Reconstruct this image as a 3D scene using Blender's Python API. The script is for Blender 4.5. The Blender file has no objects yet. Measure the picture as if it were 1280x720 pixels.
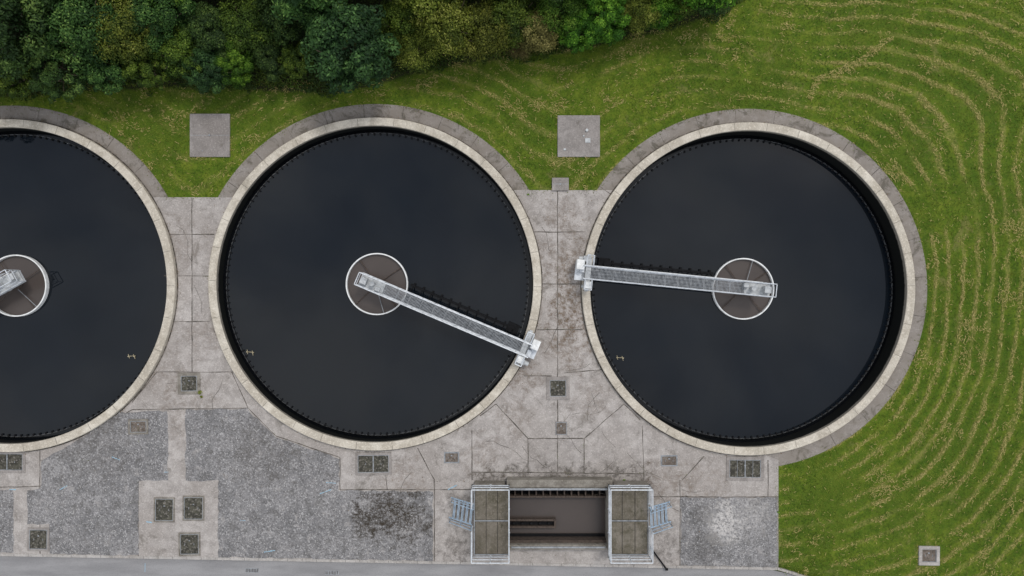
import bpy, math, random
import numpy as np
from mathutils import Vector, Matrix
from mathutils.geometry import delaunay_2d_cdt
random.seed(5); rng=np.random.default_rng(11)
S=0.05; CH=42.67
scene=bpy.context.scene
# ---------------------------------------------------------------- site plan units -> metres (z = height of the thing)
def P(x,y,z=0.0):
    k=S*(CH-z)/CH
    return ((x-640)*k,(360-y)*k)
T=[(-31.28,0.15),(-8.52,0.25),(14.70,-0.05)]
TZW=[-0.60,-0.60,-0.95]
RIN,ROUT,RAP=9.84,10.35,11.25
ZR=0.30

# ---------------------------------------------------------------- node helper
class NT:
    def __init__(s,name,world=False):
        if world: s.t=world.node_tree
        else:
            s.m=bpy.data.materials.new(name); s.m.use_nodes=True; s.t=s.m.node_tree
            s.b=s.t.nodes['Principled BSDF']
    def n(s,typ,**k):
        x=s.t.nodes.new(typ)
        for a,v in k.items(): setattr(x,a,v)
        return x
    def l(s,a,b): s.t.links.new(a,b)
    def put(s,sock,v):
        if v is None: return
        if isinstance(v,bpy.types.NodeSocket): s.l(v,sock)
        else:
            if isinstance(v,(tuple,list)) and len(v)==3 and sock.type=='RGBA': v=(*v,1)
            sock.default_value=v
    def math(s,op,a,b=None,c=None,clamp=False):
        x=s.n('ShaderNodeMath',operation=op); x.use_clamp=clamp
        s.put(x.inputs[0],a); s.put(x.inputs[1],b)
        if c is not None: s.put(x.inputs[2],c)
        return x.outputs[0]
    def mix(s,f,a,b,mode='MIX'):
        x=s.n('ShaderNodeMix',data_type='RGBA',blend_type=mode)
        s.put(x.inputs[0],f); s.put(x.inputs[6],a); s.put(x.inputs[7],b)
        return x.outputs[2]
    def noise(s,v,sc,det=4,ro=0.55,dist=0):
        x=s.n('ShaderNodeTexNoise'); s.put(x.inputs['Vector'],v)
        x.inputs['Scale'].default_value=sc; x.inputs['Detail'].default_value=det
        x.inputs['Roughness'].default_value=ro; x.inputs['Distortion'].default_value=dist
        return x.outputs[0]
    def mr(s,v,a,b,c=0.0,d=1.0):
        x=s.n('ShaderNodeMapRange'); x.interpolation_type='SMOOTHSTEP'
        s.put(x.inputs[0],v)
        for i,q in enumerate((a,b,c,d)): x.inputs[i+1].default_value=q
        return x.outputs[0]
    def pos(s): return s.n('ShaderNodeNewGeometry').outputs['Position']
    def attr(s,name): return s.n('ShaderNodeAttribute',attribute_name=name).outputs['Fac']
    def scale(s,v,sc):
        x=s.n('ShaderNodeVectorMath',operation='MULTIPLY'); s.l(v,x.inputs[0]); x.inputs[1].default_value=sc
        return x.outputs[0]
    def spot(s,p,px,py,r,wob=0.6,nz=None):
        d=s.n('ShaderNodeVectorMath',operation='DISTANCE'); s.l(p,d.inputs[0])
        q=P(px,py); d.inputs[1].default_value=(q[0],q[1],0)
        v=d.outputs['Value']
        if nz is not None: v=s.math('ADD',v,s.math('MULTIPLY',s.math('SUBTRACT',nz,0.5),r*wob*4))
        return s.mr(v,r*1.25,r*0.45)
    def bump(s,h,st,dist=0.02):
        x=s.n('ShaderNodeBump'); x.inputs['Strength'].default_value=st; x.inputs['Distance'].default_value=dist
        s.l(h,x.inputs['Height']); s.l(x.outputs[0],s.b.inputs['Normal'])
    def fin(s,col,rough=0.85,metal=0,spec=0.3):
        s.put(s.b.inputs['Base Color'],col); s.put(s.b.inputs['Roughness'],rough)
        s.b.inputs['Metallic'].default_value=metal; s.b.inputs['Specular IOR Level'].default_value=spec
        return s.m

def mat_concrete(name,base,dark,moss=0.3,slab=False,spots=None,fine=1.0,mosscol=(0.06,0.05,0.035)):
    k=NT(name); p=k.pos()
    big=k.noise(p,0.22,4,0.6,0.4); mid=k.noise(p,1.3,6,0.65,0.3); fin=k.noise(p,9,3,0.7); sp=k.noise(p,24,1,0.7)
    c=k.mix(k.mr(mid,0.35,0.68),dark,base)
    c=k.mix(k.mr(big,0.42,0.64,0,0.6),c,(base[0]*0.66,base[1]*0.64,base[2]*0.62))
    c=k.mix(k.math('MULTIPLY',k.mr(fin,0.50,0.70),0.5*fine),c,(base[0]*1.35,base[1]*1.34,base[2]*1.32))
    c=k.mix(k.math('MULTIPLY',k.mr(sp,0.58,0.70),0.5*fine),c,(dark[0]*0.4,dark[1]*0.39,dark[2]*0.37))
    m2=k.noise(p,0.75,8,0.78,0.8)
    c=k.mix(k.math('MULTIPLY',k.mr(m2,0.54,0.68),moss),c,mosscol)
    if slab:
        t=k.attr('slab')
        mu=k.n('ShaderNodeVectorMath',operation='SCALE'); k.l(c,mu.inputs[0]); k.l(k.math('ADD',k.math('MULTIPLY',t,0.40),0.78),mu.inputs['Scale'])
        c=mu.outputs[0]
        ap=k.math('MULTIPLY',k.attr('apron'),k.mr(mid,0.30,0.62,0.35,0.85))
        c=k.mix(ap,c,(0.165,0.142,0.118))
        c=k.mix(k.math('MULTIPLY',k.math('MULTIPLY',k.attr('apron'),k.mr(m2,0.50,0.62)),0.55),c,(0.05,0.045,0.030))
    if spots:
        f=k.mr(k.noise(p,3.0,7,0.8),0.40,0.62)
        for (x,y,r,st,col) in spots:
            m=k.math('MULTIPLY',k.spot(p,x,y,r,0.9,mid),f)
            c=k.mix(k.math('MULTIPLY',m,st),c,col)
    k.bump(k.math('ADD',mid,k.math('MULTIPLY',fin,0.6)),0.35,0.02)
    return k.fin(c,0.9,0,0.2)

def mat_simple(name,col,rough=0.5,metal=0,var=0.25,sc=6,dirt=None,spec=0.4):
    k=NT(name); p=k.pos(); nz=k.noise(p,sc,4,0.65)
    d=tuple(x*(1-var) for x in col) if dirt is None else dirt
    c=k.mix(k.mr(nz,0.38,0.68),col,d)
    return k.fin(c,rough,metal,spec)

brown=(0.11,0.075,0.048); black=(0.045,0.038,0.03)
spots=[(712,330,1.7,0.65,brown),(718,385,2.0,0.85,brown),(710,430,1.5,0.65,brown),(705,270,1.2,0.45,brown),
       (652,470,1.1,0.6,brown),(610,597,.9,0.8,black),(650,597,.9,0.8,black),(690,597,.9,0.8,black),(730,597,.9,0.7,black),(770,597,.9,0.8,black),(800,598,.9,0.8,black),
       (236,520,2,0.3,brown),(640,520,1.2,.4,brown),(600,570,1.3,.35,brown),(880,610,1.6,.35,brown),(830,600,1.5,.4,brown),(500,600,1.5,.4,brown),(740,500,1.3,.35,brown),(225,300,1.5,.3,brown),(255,420,1.3,.3,brown),
       (215,470,1.5,0.3,brown),(572,690,1.2,0.6,black),(828,690,1.2,0.5,black),(466,560,1.0,0.6,black),(930,565,1.2,0.6,black),(15,560,1.2,0.6,black),(575,640,1.2,0.5,black)]
M_conc=mat_concrete('concrete_slabs',(0.362,0.332,0.308),(0.248,0.225,0.207),0.50,True,spots)
M_rim=mat_concrete('concrete_rim',(0.52,0.475,0.40),(0.35,0.31,0.25),0.25)
M_pad=mat_concrete('concrete_pad',(0.27,0.245,0.228),(0.19,0.172,0.158),0.4)
M_wall=mat_concrete('concrete_wall',(0.235,0.215,0.185),(0.12,0.106,0.088),0.9)
M_kerb=mat_concrete('kerb_concrete',(0.38,0.355,0.33),(0.28,0.26,0.24),0.3)
M_moss=mat_concrete('mossy_panel',(0.165,0.145,0.118),(0.075,0.066,0.045),0.95,mosscol=(0.030,0.030,0.014))

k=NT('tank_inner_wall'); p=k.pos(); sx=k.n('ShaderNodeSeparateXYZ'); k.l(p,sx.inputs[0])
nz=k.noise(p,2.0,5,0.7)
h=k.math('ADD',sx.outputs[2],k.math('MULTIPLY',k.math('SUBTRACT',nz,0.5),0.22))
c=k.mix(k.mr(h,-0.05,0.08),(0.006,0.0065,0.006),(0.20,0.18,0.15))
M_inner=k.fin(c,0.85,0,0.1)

def mat_gravel():
    k=NT('stone_chippings'); p=k.pos()
    a=k.noise(p,20,2,0.8); b=k.noise(p,0.5,5,0.7,0.5); cc=k.noise(p,4.0,6,0.75); mid=k.noise(p,1.3,7,0.72,0.3)
    v=k.n('ShaderNodeTexVoronoi'); k.l(p,v.inputs['Vector']); v.inputs['Scale'].default_value=15
    vs=k.n('ShaderNodeSeparateColor'); k.l(v.outputs['Color'],vs.inputs[0])
    c=k.mix(k.mr(b,0.35,0.65),(0.150,0.145,0.145),(0.230,0.220,0.217))
    c=k.mix(k.math('MULTIPLY',k.mr(vs.outputs[0],0.65,0.97),0.65),c,(0.40,0.385,0.375))
    c=k.mix(k.math('MULTIPLY',k.mr(vs.outputs[1],0.5,0.95),0.65),c,(0.075,0.072,0.070))
    c=k.mix(k.math('MULTIPLY',k.mr(a,0.5,0.66),0.4),c,(0.08,0.077,0.074))
    c=k.mix(k.math('MULTIPLY',k.mr(cc,0.53,0.68),0.6),c,(0.095,0.087,0.080))
    c=k.mix(k.math('MULTIPLY',k.mr(mid,0.55,0.68),0.5),c,(0.34,0.315,0.295))
    c=k.mix(k.math('MULTIPLY',k.mr(mid,0.48,0.38),0.5),c,(0.08,0.075,0.07))
    fn=k.mr(k.noise(p,5.0,8,0.85),0.42,0.56)
    for (x,y,r,st,col) in [(478,638,1.8,0.92,(0.032,0.025,0.018)),(510,650,1.6,0.85,(0.035,0.028,0.02)),(455,655,1.0,0.8,(0.035,0.028,0.02)),
                           (330,560,2.5,0.4,(0.08,0.07,0.06)),(120,560,2.5,0.35,(0.08,0.07,0.06)),(905,655,1.3,0.75,(0.5,0.47,0.44)),(880,685,1.2,0.7,(0.06,0.055,0.05)),(875,645,0.9,0.6,(0.06,0.055,0.05)),(940,640,1.3,0.35,(0.45,0.42,0.39))]:
        c=k.mix(k.math('MULTIPLY',k.math('MULTIPLY',k.spot(p,x,y,r,0.9,mid),fn),st),c,col)
    k.bump(k.math('ADD',a,v.outputs['Distance']),0.4,0.02)
    return k.fin(c,0.92,0,0.2)
M_grav=mat_gravel()
k=NT('asphalt_road'); p=k.pos()
a=k.noise(p,18,2,0.8); b=k.noise(k.scale(p,(0.3,1.5,1)),1.0,6,0.65)
c=k.mix(k.mr(b,0.3,0.7),(0.19,0.185,0.185),(0.255,0.248,0.246)); c=k.mix(k.math('MULTIPLY',k.mr(a,0.5,0.7),0.4),c,(0.11,0.11,0.11))
k.bump(a,0.4,0.01); M_road=k.fin(c,0.9,0,0.2)
M_joint=mat_simple('joint_filler',(0.045,0.038,0.03),0.95,0,0.7,3,(0.16,0.14,0.12))
M_galv=mat_simple('galvanised_steel',(0.55,0.57,0.59),0.45,0.15,0.3,5)
M_galvd=mat_simple('weathered_steel',(0.27,0.28,0.29),0.6,0.2,0.4,5)
M_white=mat_simple('white_paint',(0.70,0.70,0.68),0.5,0,0.25,3)
M_grey=mat_simple('grey_paint',(0.42,0.43,0.43),0.5,0,0.3,4)
M_dark=mat_simple('dark_rubber_steel',(0.010,0.010,0.011),0.8,0,0.4,5,None,0.1)
M_blue=mat_simple('blue_grey_steel',(0.30,0.38,0.46),0.5,0.15,0.3,5)
M_rust=mat_simple('rusty_iron',(0.075,0.055,0.043),0.85,0.1,0.5,7)
M_cream=mat_simple('cream_plastic',(0.36,0.31,0.20),0.6,0,0.3,6)
M_bluepaint=mat_simple('blue_line_paint',(0.22,0.42,0.55),0.8,0,0.4,9,(0.25,0.27,0.28))
M_trunk=mat_simple('bark',(0.10,0.075,0.05),0.95,0,0.5,6)
M_weir=mat_simple('weir_plate',(0.050,0.052,0.054),0.6,0.1,0.5,3,(0.012,0.012,0.012))
def mat_water(name,col,rough=0.06,bs=0.05,var=0.3,wave=1.3):
    k=NT(name); p=k.pos(); nz=k.noise(p,0.12,3,0.6,0.5)
    c=k.mix(k.mr(nz,0.3,0.7),col,tuple(x*(1+var) for x in col))
    k.bump(k.noise(p,wave,2,0.5),bs,0.05)
    m=k.fin(c,rough,0,0.5); k.b.inputs['IOR'].default_value=1.33
    return m
M_water=mat_water('dark_water',(0.0030,0.0046,0.0070),0.04,0.02)
M_brownw=mat_water('brown_water',(0.054,0.044,0.039),0.2,0.08,0.35)
M_launder=mat_water('launder_water',(0.0028,0.0034,0.0044),0.1,0.1)

# ---------------------------------------------------------------- mesh helpers
def np_mesh(name,V,F,mats,attrs=None,midx=None):
    me=bpy.data.meshes.new(name); V=np.asarray(V,dtype=np.float32); F=np.asarray(F,dtype=np.int32)
    me.vertices.add(len(V)); me.vertices.foreach_set('co',V.ravel())
    m,kk=F.shape
    me.loops.add(m*kk); me.loops.foreach_set('vertex_index',F.ravel())
    me.polygons.add(m); me.polygons.foreach_set('loop_start',np.arange(0,m*kk,kk,dtype=np.int32))
    me.polygons.foreach_set('loop_total',np.full(m,kk,dtype=np.int32))
    if midx is not None: me.polygons.foreach_set('material_index',np.asarray(midx,dtype=np.int32))
    me.update(calc_edges=True)
    for a,(dom,v) in (attrs or {}).items():
        at=me.attributes.new(a,'FLOAT',dom); at.data.foreach_set('value',np.asarray(v,dtype=np.float32))
    for mm in mats: me.materials.append(mm)
    me.validate()
    return me
def obj(name,me,parent=None,loc=(0,0,0),rz=0):
    o=bpy.data.objects.new(name,me); scene.collection.objects.link(o)
    o.location=loc; o.rotation_euler[2]=rz
    if parent: o.parent=parent
    return o
def empty(name,loc=(0,0,0),rz=0):
    o=obj(name,None,None,loc,rz); o.empty_display_size=0.5; return o

class Part:
    def __init__(s): s.V=[]; s.F=[]
    def box(s,x0,x1,y0,y1,z0,z1,rz=0,c=None):
        i=len(s.V)
        pts=[(x0,y0,z0),(x1,y0,z0),(x1,y1,z0),(x0,y1,z0),(x0,y0,z1),(x1,y0,z1),(x1,y1,z1),(x0,y1,z1)]
        if rz:
            cx,cy=c or ((x0+x1)/2,(y0+y1)/2); co,si=math.cos(rz),math.sin(rz)
            pts=[(cx+(a-cx)*co-(b-cy)*si,cy+(a-cx)*si+(b-cy)*co,z) for a,b,z in pts]
        s.V+=pts
        s.F+=[[i+j for j in f] for f in ((0,3,2,1),(4,5,6,7),(0,1,5,4),(1,2,6,5),(2,3,7,6),(3,0,4,7))]
    def tube(s,a,b,r,n=6,r2=None):
        a=Vector(a); b=Vector(b); d=(b-a); 
        if d.length<1e-6: return
        d.normalize(); u=d.orthogonal().normalized(); v=d.cross(u); i=len(s.V); r2=r if r2 is None else r2
        for q,rr in ((a,r),(b,r2)):
            for j in range(n):
                t=2*math.pi*j/n; s.V.append(tuple(q+(u*math.cos(t)+v*math.sin(t))*rr))
        for j in range(n):
            k2=(j+1)%n; s.F.append([i+j,i+k2,i+n+k2,i+n+j])
        s.F.append([i+j for j in range(n)][::-1]); s.F.append([i+n+j for j in range(n)])
    def make(s,name,mat,parent=None,bevel=0,loc=(0,0,0),rz=0):
        me=bpy.data.meshes.new(name); me.from_pydata(s.V,[],s.F); me.materials.append(mat); me.update()
        o=obj(name,me,parent,loc,rz)
        if bevel:
            b=o.modifiers.new('bevel','BEVEL'); b.width=bevel; b.segments=2; b.limit_method='ANGLE'
        return o
def lathe(name,prof,mat,parent,n=192,loc=(0,0,0)):
    V=[];F=[]; m=len(prof)
    for i in range(n):
        t=2*math.pi*i/n; c,s_=math.cos(t),math.sin(t)
        V+=[(r*c,r*s_,z) for r,z in prof]
    for i in range(n):
        j=(i+1)%n
        for q in range(m-1): F.append([i*m+q,j*m+q,j*m+q+1,i*m+q+1])
    me=bpy.data.meshes.new(name); me.from_pydata(V,[],F); me.materials.append(mat); me.update()
    return obj(name,me,parent,loc)
def disc(name,r,z,mat,parent,n=128):
    V=[(r*math.cos(2*math.pi*i/n),r*math.sin(2*math.pi*i/n),z) for i in range(n)]
    me=bpy.data.meshes.new(name); me.from_pydata(V,[],[list(range(n))]); me.materials.append(mat); me.update()
    return obj(name,me,parent)

def in_poly(x,y,poly):
    x=np.asarray(x,dtype=float); y=np.asarray(y,dtype=float); r=np.zeros(x.shape,bool); n=len(poly)
    for i in range(n):
        x0,y0=poly[i]; x1,y1=poly[(i+1)%n]
        if y0==y1: continue
        c=((y0>y)!=(y1>y))&(x<(x1-x0)*(y-y0)/(y1-y0)+x0); r^=c
    return r
_G={}
def vnoise(x,y,cell,seed=0):
    if seed not in _G: _G[seed]=np.random.default_rng(seed).random((256,256))
    g=_G[seed]; x=np.asarray(x);y=np.asarray(y); ca,sa=math.cos(seed*1.7+.4),math.sin(seed*1.7+.4)
    u=(x*ca-y*sa)/cell+1000; v=(x*sa+y*ca)/cell+1000
    i=np.floor(u).astype(int); j=np.floor(v).astype(int); fu=u-i; fv=v-j; fu=fu*fu*(3-2*fu); fv=fv*fv*(3-2*fv)
    a=g[i%256,j%256]; b=g[(i+1)%256,j%256]; c=g[i%256,(j+1)%256]; d=g[(i+1)%256,(j+1)%256]
    return (a*(1-fu)+b*fu)*(1-fv)+(c*(1-fu)+d*fu)*fv
def sst(x,a,b):
    t=np.clip((x-a)/(b-a),0,1); return t*t*(3-2*t)

# ---------------------------------------------------------------- plan outlines (plan units)
EDGE=[(-900,678),(0,695),(973,712.5),(1010,724),(1100,745),(1900,762)]
def edge_y(x): return np.interp(x,[e[0] for e in EDGE],[e[1] for e in EDGE])
CPOLY=[(-400,245),(400,247),(468,300),(560,237.5),(935,238),(935,560),(973,575),(973,709.5),(0,692),(-400,684.5)]
CPOLYm=[P(*q) for q in CPOLY]
CHX0,CHX1,CHY0,CHY1=-0.15,5.86,-15.80,-12.25
def is_conc(X,Y):
    r=in_poly(X,Y,CPOLYm)
    for cx,cy in T: r|=((X-cx)**2+(Y-cy)**2)<RAP**2
    return r
PADS=[(237,142,287,196),(697,144,750,196),(1149,683,1175,707)]
BELT=[(-900,130),(0,122),(100,116),(200,110),(330,113),(380,116),(430,116),(490,102),(540,86),(640,72),(700,66),(760,54),(830,40),(900,16),(940,-10),(1100,-60),(2000,-200)]
def belt_y(x): return np.interp(x,[e[0] for e in BELT],[e[1] for e in BELT])
def topx(X,Y): return X/S+640,360-Y/S
def rowfield(X,Y):
    x,y=topx(X,Y)
    ds=[]
    for i,(cx,cy) in enumerate(T):
        px,py=cx/S+640,360-cy/S
        e=2.0 if i<2 else 2.35
        ds.append((np.abs(x-px)**e+np.abs(y-py)**e)**(1/e))
    a=np.stack(ds); kk=0.03
    F=-np.log(np.exp(-(a-200)*kk).sum(0))/kk+200
    F2=(380-y)+0.0006*(x-1060)**2*np.where(x>1060,1,0.25)
    w=sst(y,230,30)*sst(x,840,1020)*0.85
    F=F*(1-w)+F2*w
    F=F*S+(vnoise(X,Y,9.0,51)-.5)*.9+(vnoise(X,Y,3.2,52)-.5)*.36+(vnoise(X,Y,.9,53)-.5)*.24
    return F
def rowmask(X,Y):
    x,y=topx(X,Y)
    m=sst(vnoise(X,Y,4.5,55)*.5+vnoise(X,Y,1.5,56)*.5,.24,.62)
    return m*np.maximum(sst(x,880,1060),.35+.25*(x>560))

# ---------------------------------------------------------------- terrain
def axis(f0,f1,st,far):
    a=list(np.arange(f0,f1+1e-6,st)); d=st; x=f1; r=[]
    while x<far: d*=1.5; x+=d; r.append(x)
    d=st; x=f0; l=[]
    while x>-far: d*=1.5; x-=d; l.append(x)
    return np.array(l[::-1]+a+r)
xs=axis(-46,42,0.25,900); ys=axis(-24,24,0.25,900)
X,Y=np.meshgrid(xs,ys,indexing='ij'); px,py=topx(X,Y)
ey=edge_y(px)
Z=np.where((py>ey-7)&(py<ey+136),-0.17,0.0)
V=np.stack([X,Y,Z],-1).reshape(-1,3)
nx,ny=X.shape
I=np.arange(nx*ny).reshape(nx,ny)
F=np.stack([I[:-1,:-1],I[1:,:-1],I[1:,1:],I[:-1,1:]],-1).reshape(-1,4)
C=V[F].mean(1)
keep=np.ones(len(F),bool)
for cx,cy in T: keep&=((C[:,0]-cx)**2+(C[:,1]-cy)**2)>10.14**2
keep&=~((C[:,0]>CHX0-0.12)&(C[:,0]<CHX1+0.12)&(C[:,1]>CHY0-0.12)&(C[:,1]<CHY1+0.12))
F=F[keep]
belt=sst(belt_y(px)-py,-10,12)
PER=0.95
k=NT('grass_turf'); p=k.pos()
rf=k.attr('row'); bl=k.attr('belt'); rm=k.attr('rowmask')
cs=k.math('COSINE',k.math('MULTIPLY',rf,2*math.pi/PER))
line=k.mr(cs,0.3,0.98)
fine=k.noise(p,7,4,0.8); mid=k.noise(p,1.4,6,0.72); big=k.noise(p,0.14,5,0.65)
line=k.math('MULTIPLY',k.math('MULTIPLY',line,rm),k.mr(fine,0.32,0.58))
g=k.mix(k.mr(fine,0.3,0.7),(0.040,0.078,0.004),(0.092,0.138,0.010))
g=k.mix(k.mr(mid,0.42,0.66,0,0.8),g,(0.135,0.162,0.017))
g=k.mix(k.mr(mid,0.46,0.34,0,0.6),g,(0.030,0.062,0.004))
g=k.mix(k.mr(big,0.42,0.60,0,0.6),g,(0.045,0.078,0.006))
g=k.mix(k.math('MULTIPLY',k.mr(cs,0.2,-0.9,0,0.5),rm),g,(0.038,0.078,0.005))
g=k.mix(k.math('MULTIPLY',line,0.55),g,(0.24,0.205,0.070))
pb=k.mr(k.noise(p,0.45,7,0.75,0.8),0.56,0.68)
g=k.mix(k.math('MULTIPLY',pb,0.55),g,(0.17,0.145,0.052))
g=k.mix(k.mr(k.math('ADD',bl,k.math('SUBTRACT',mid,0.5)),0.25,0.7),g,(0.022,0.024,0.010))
k.bump(fine,0.6,0.05)
M_grass=k.fin(g,0.9,0,0.15)
RF=rowfield(X,Y)
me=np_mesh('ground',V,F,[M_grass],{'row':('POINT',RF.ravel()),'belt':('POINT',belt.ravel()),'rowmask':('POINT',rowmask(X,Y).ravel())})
obj('grass_ground',me)

def scatter(n,x0=-35,x1=35,y0=-20.5,y1=20.5):
    return rng.uniform(x0,x1,n),rng.uniform(y0,y1,n)
def grass_ok(X,Y,j=0.10):
    X2=X+rng.normal(0,j,len(X)); Y2=Y+rng.normal(0,j,len(X))
    x,y=topx(X2,Y2)
    ok=~is_conc(X2,Y2)&(y<edge_y(x)-3)&(y>belt_y(x)-14)
    for a,b,c,d in PADS: ok&=~((x>a)&(x<c)&(y>b)&(y<d))
    for cx,cy in T: ok&=((X-cx)**2+(Y-cy)**2)>10.6**2
    return ok
X1,Y1=scatter(460000); ok=grass_ok(X1,Y1,0.15); X1=X1[ok]; Y1=Y1[ok]; n=len(X1)
ang=rng.uniform(0,2*np.pi,n); hgt=rng.uniform(0.03,0.10,n); wd=rng.uniform(0.012,0.028,n); le=rng.uniform(0.02,0.11,n)
clump=vnoise(X1,Y1,0.8,4)*0.6+vnoise(X1,Y1,0.3,5)*0.4; hgt*=0.6+0.9*clump
dx,dy=np.cos(ang),np.sin(ang)
A=np.stack([X1-dy*wd,Y1+dx*wd,np.zeros(n)],-1); B=np.stack([X1+dy*wd,Y1-dx*wd,np.zeros(n)],-1)
Cc=np.stack([X1+dx*le,Y1+dy*le,hgt],-1)
V=np.stack([A,B,Cc],1).reshape(-1,3); F=np.arange(3*n).reshape(-1,3)
k=NT('grass_blades'); t=k.attr('tone')
M_blade=k.fin(k.mix(t,(0.028,0.062,0.003),(0.175,0.208,0.023)),0.7,0,0.2)
big_=vnoise(X1,Y1,6.,61)*.3+vnoise(X1,Y1,1.7,62)*.35+vnoise(X1,Y1,.6,63)*.35; rc=(np.cos(rowfield(X1,Y1)*2*np.pi/PER))*rowmask(X1,Y1)
obj('lawn_grass',np_mesh('lawn_grass',V,F,[M_blade],{'tone':('FACE',np.clip(rng.random(n)**1.3*.5+(big_-.5)*1.05+.22+rc*.13,0,1))}))
X1,Y1=scatter(900000,-35,35,-20.5,19.5); ok=grass_ok(X1,Y1,0.02); X1=X1[ok]; Y1=Y1[ok]
cs=np.cos(rowfield(X1,Y1)*2*np.pi/PER)
dens=1.2*sst(cs,0.50,1.0)*rowmask(X1,Y1)*sst(vnoise(X1,Y1,.7,13),.12,.6)
x_,y_=topx(X1,Y1)
dens=np.maximum(dens,0.03+0.8*sst(vnoise(X1,Y1,1.6,21)*0.55+vnoise(X1,Y1,0.4,22)*0.45,0.62,0.84))
def seg_d(x,y,a,b):
    ax,ay=a;bx,by=b; t=np.clip(((x-ax)*(bx-ax)+(y-ay)*(by-ay))/((bx-ax)**2+(by-ay)**2),0,1)
    return np.hypot(x-ax-t*(bx-ax),y-ay-t*(by-ay))
for a,b in (((1112,48),(1070,80)),((1070,80),(1022,100)),((1022,100),(1012,122))):
    dens=np.maximum(dens,1.6*sst(seg_d(x_,y_,a,b),6,1.5))
dens=np.maximum(dens,.9*np.exp(-((y_-belt_y(x_)-16)/7)**2)*(x_>520)*sst(vnoise(X1,Y1,1.2,71),.3,.6))
kp=rng.random(len(X1))<dens*0.42; X1=X1[kp];Y1=Y1[kp]; n=len(X1)
e=0.3; gx=(rowfield(X1+e,Y1)-rowfield(X1-e,Y1)); gy=(rowfield(X1,Y1+e)-rowfield(X1,Y1-e))
ang=np.arctan2(gy,gx)+np.pi/2+rng.normal(0,0.8,n)
L=rng.uniform(0.03,0.10,n); W=rng.uniform(0.006,0.014,n); z=rng.uniform(0.05,0.10,n); dz=rng.uniform(-0.02,0.02,n)
dx,dy=np.cos(ang),np.sin(ang)
V=np.stack([np.stack([X1-dx*L-dy*W,Y1-dy*L+dx*W,z-dz],-1),np.stack([X1-dx*L+dy*W,Y1-dy*L-dx*W,z-dz],-1),
            np.stack([X1+dx*L+dy*W,Y1+dy*L-dx*W,z+dz],-1),np.stack([X1+dx*L-dy*W,Y1+dy*L+dx*W,z+dz],-1)],1).reshape(-1,3)
k=NT('straw'); t=k.attr('tone'); M_straw=k.fin(k.mix(t,(0.17,0.15,0.038),(0.38,0.31,0.125)),0.9,0,0.1)
obj('grass_clippings',np_mesh('clippings',V,np.arange(4*n).reshape(-1,4),[M_straw],{'tone':('FACE',rng.random(n))}))

# ---------------------------------------------------------------- concrete pavement with slab joints
JOINTS=[(240,247,240,465),(205,345,262,345),(196,465,295,465),(205,293,268,293),(213,402,262,402),(165,503,196,465),(165,512,310,510),(310,510,290,465),(310,510,345,545),(345,545,425,572),
 (697,238,697,590),(664,290,732,290),(672,355,725,355),(668,412,728,412),(655,470,690,470),(705,466,755,462),(620,505,660,548),(660,548,660,592),(590,538,590,600),(660,548,730,548),
 (730,548,780,505),(730,548,730,592),(803,532,805,600),(522,560,543,600),(543,600,543,702),(853,600,880,570),(850,600,850,708),(425,612,590,612),(812,621,973,621),(425,572,425,612),
 (590,590,805,592),(50,560,50,692),(-60,611,173,604),(105,548,165,512),(173,520,173,697),(960,575,960,621),(480,562,484,612),(120,575,50,575),(620,505,600,520),(780,505,800,525)]
def circ(cx,cy,r,n): return [(cx+r*math.cos(2*math.pi*i/n),cy+r*math.sin(2*math.pi*i/n)) for i in range(n)]
vs=[];es=[];jset=set()
def addloop(pts):
    i=len(vs); vs.extend(Vector(q) for q in pts)
    for j in range(len(pts)): es.append((i+j,i+(j+1)%len(pts)))
addloop(CPOLYm)
for cx,cy in T:
    addloop(circ(cx,cy,RAP,160)); addloop(circ(cx,cy,10.2,160))
chr_=[(CHX0-0.1,CHY0-0.1),(CHX1+0.1,CHY0-0.1),(CHX1+0.1,CHY1+0.1),(CHX0-0.1,CHY1+0.1)]
addloop(chr_)
APJ=[]
for ti,(cx,cy) in enumerate(T):
    for q in range(28):
        a=2*math.pi*(q+.3)/28
        if not(math.sin(a)>.55 or (ti==2 and math.cos(a)>.3)): continue
        APJ.append(((cx+10.36*math.cos(a),cy+10.36*math.sin(a)),(cx+(RAP-.01)*math.cos(a),cy+(RAP-.01)*math.sin(a))))
for a,b in [(P(j[0],j[1]),P(j[2],j[3])) for j in JOINTS]+APJ:
    i=len(vs); vs.append(Vector(a)); vs.append(Vector(b)); jset.add(len(es)); es.append((i,i+1))
r=delaunay_2d_cdt(vs,es,[],0,1e-5)
ov,oe,of=r[0],r[1],r[2]; oeo=r[4]
cen=np.array([[sum(ov[i].x for i in f)/len(f),sum(ov[i].y for i in f)/len(f)] for f in of])
ins=is_conc(cen[:,0],cen[:,1])
for cx,cy in T: ins&=((cen[:,0]-cx)**2+(cen[:,1]-cy)**2)>10.195**2
ins&=~in_poly(cen[:,0],cen[:,1],chr_)
jedge={tuple(sorted(e)) for e,o in zip(oe,oeo) if any(q in jset for q in o)}
em={}
fs=[f for f,kq in zip(of,ins) if kq]; fc=cen[ins]
for fi,f in enumerate(fs):
    for a in range(3): em.setdefault(tuple(sorted((f[a],f[(a+1)%3]))),[]).append(fi)
par=list(range(len(fs)))
def fd(a):
    while par[a]!=a: par[a]=par[par[a]]; a=par[a]
    return a
for e_,l_ in em.items():
    if len(l_)==2 and e_ not in jedge: par[fd(l_[0])]=fd(l_[1])
tone={}; tv=[]
for i in range(len(fs)):
    q=fd(i); tone.setdefault(q,random.random()); tv.append(tone[q])
indisc=np.zeros(len(fs),bool)
for cx,cy in T: indisc|=((fc[:,0]-cx)**2+(fc[:,1]-cy)**2)<RAP**2
apr=(indisc&~in_poly(fc[:,0],fc[:,1],CPOLYm)).astype(float)
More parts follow.
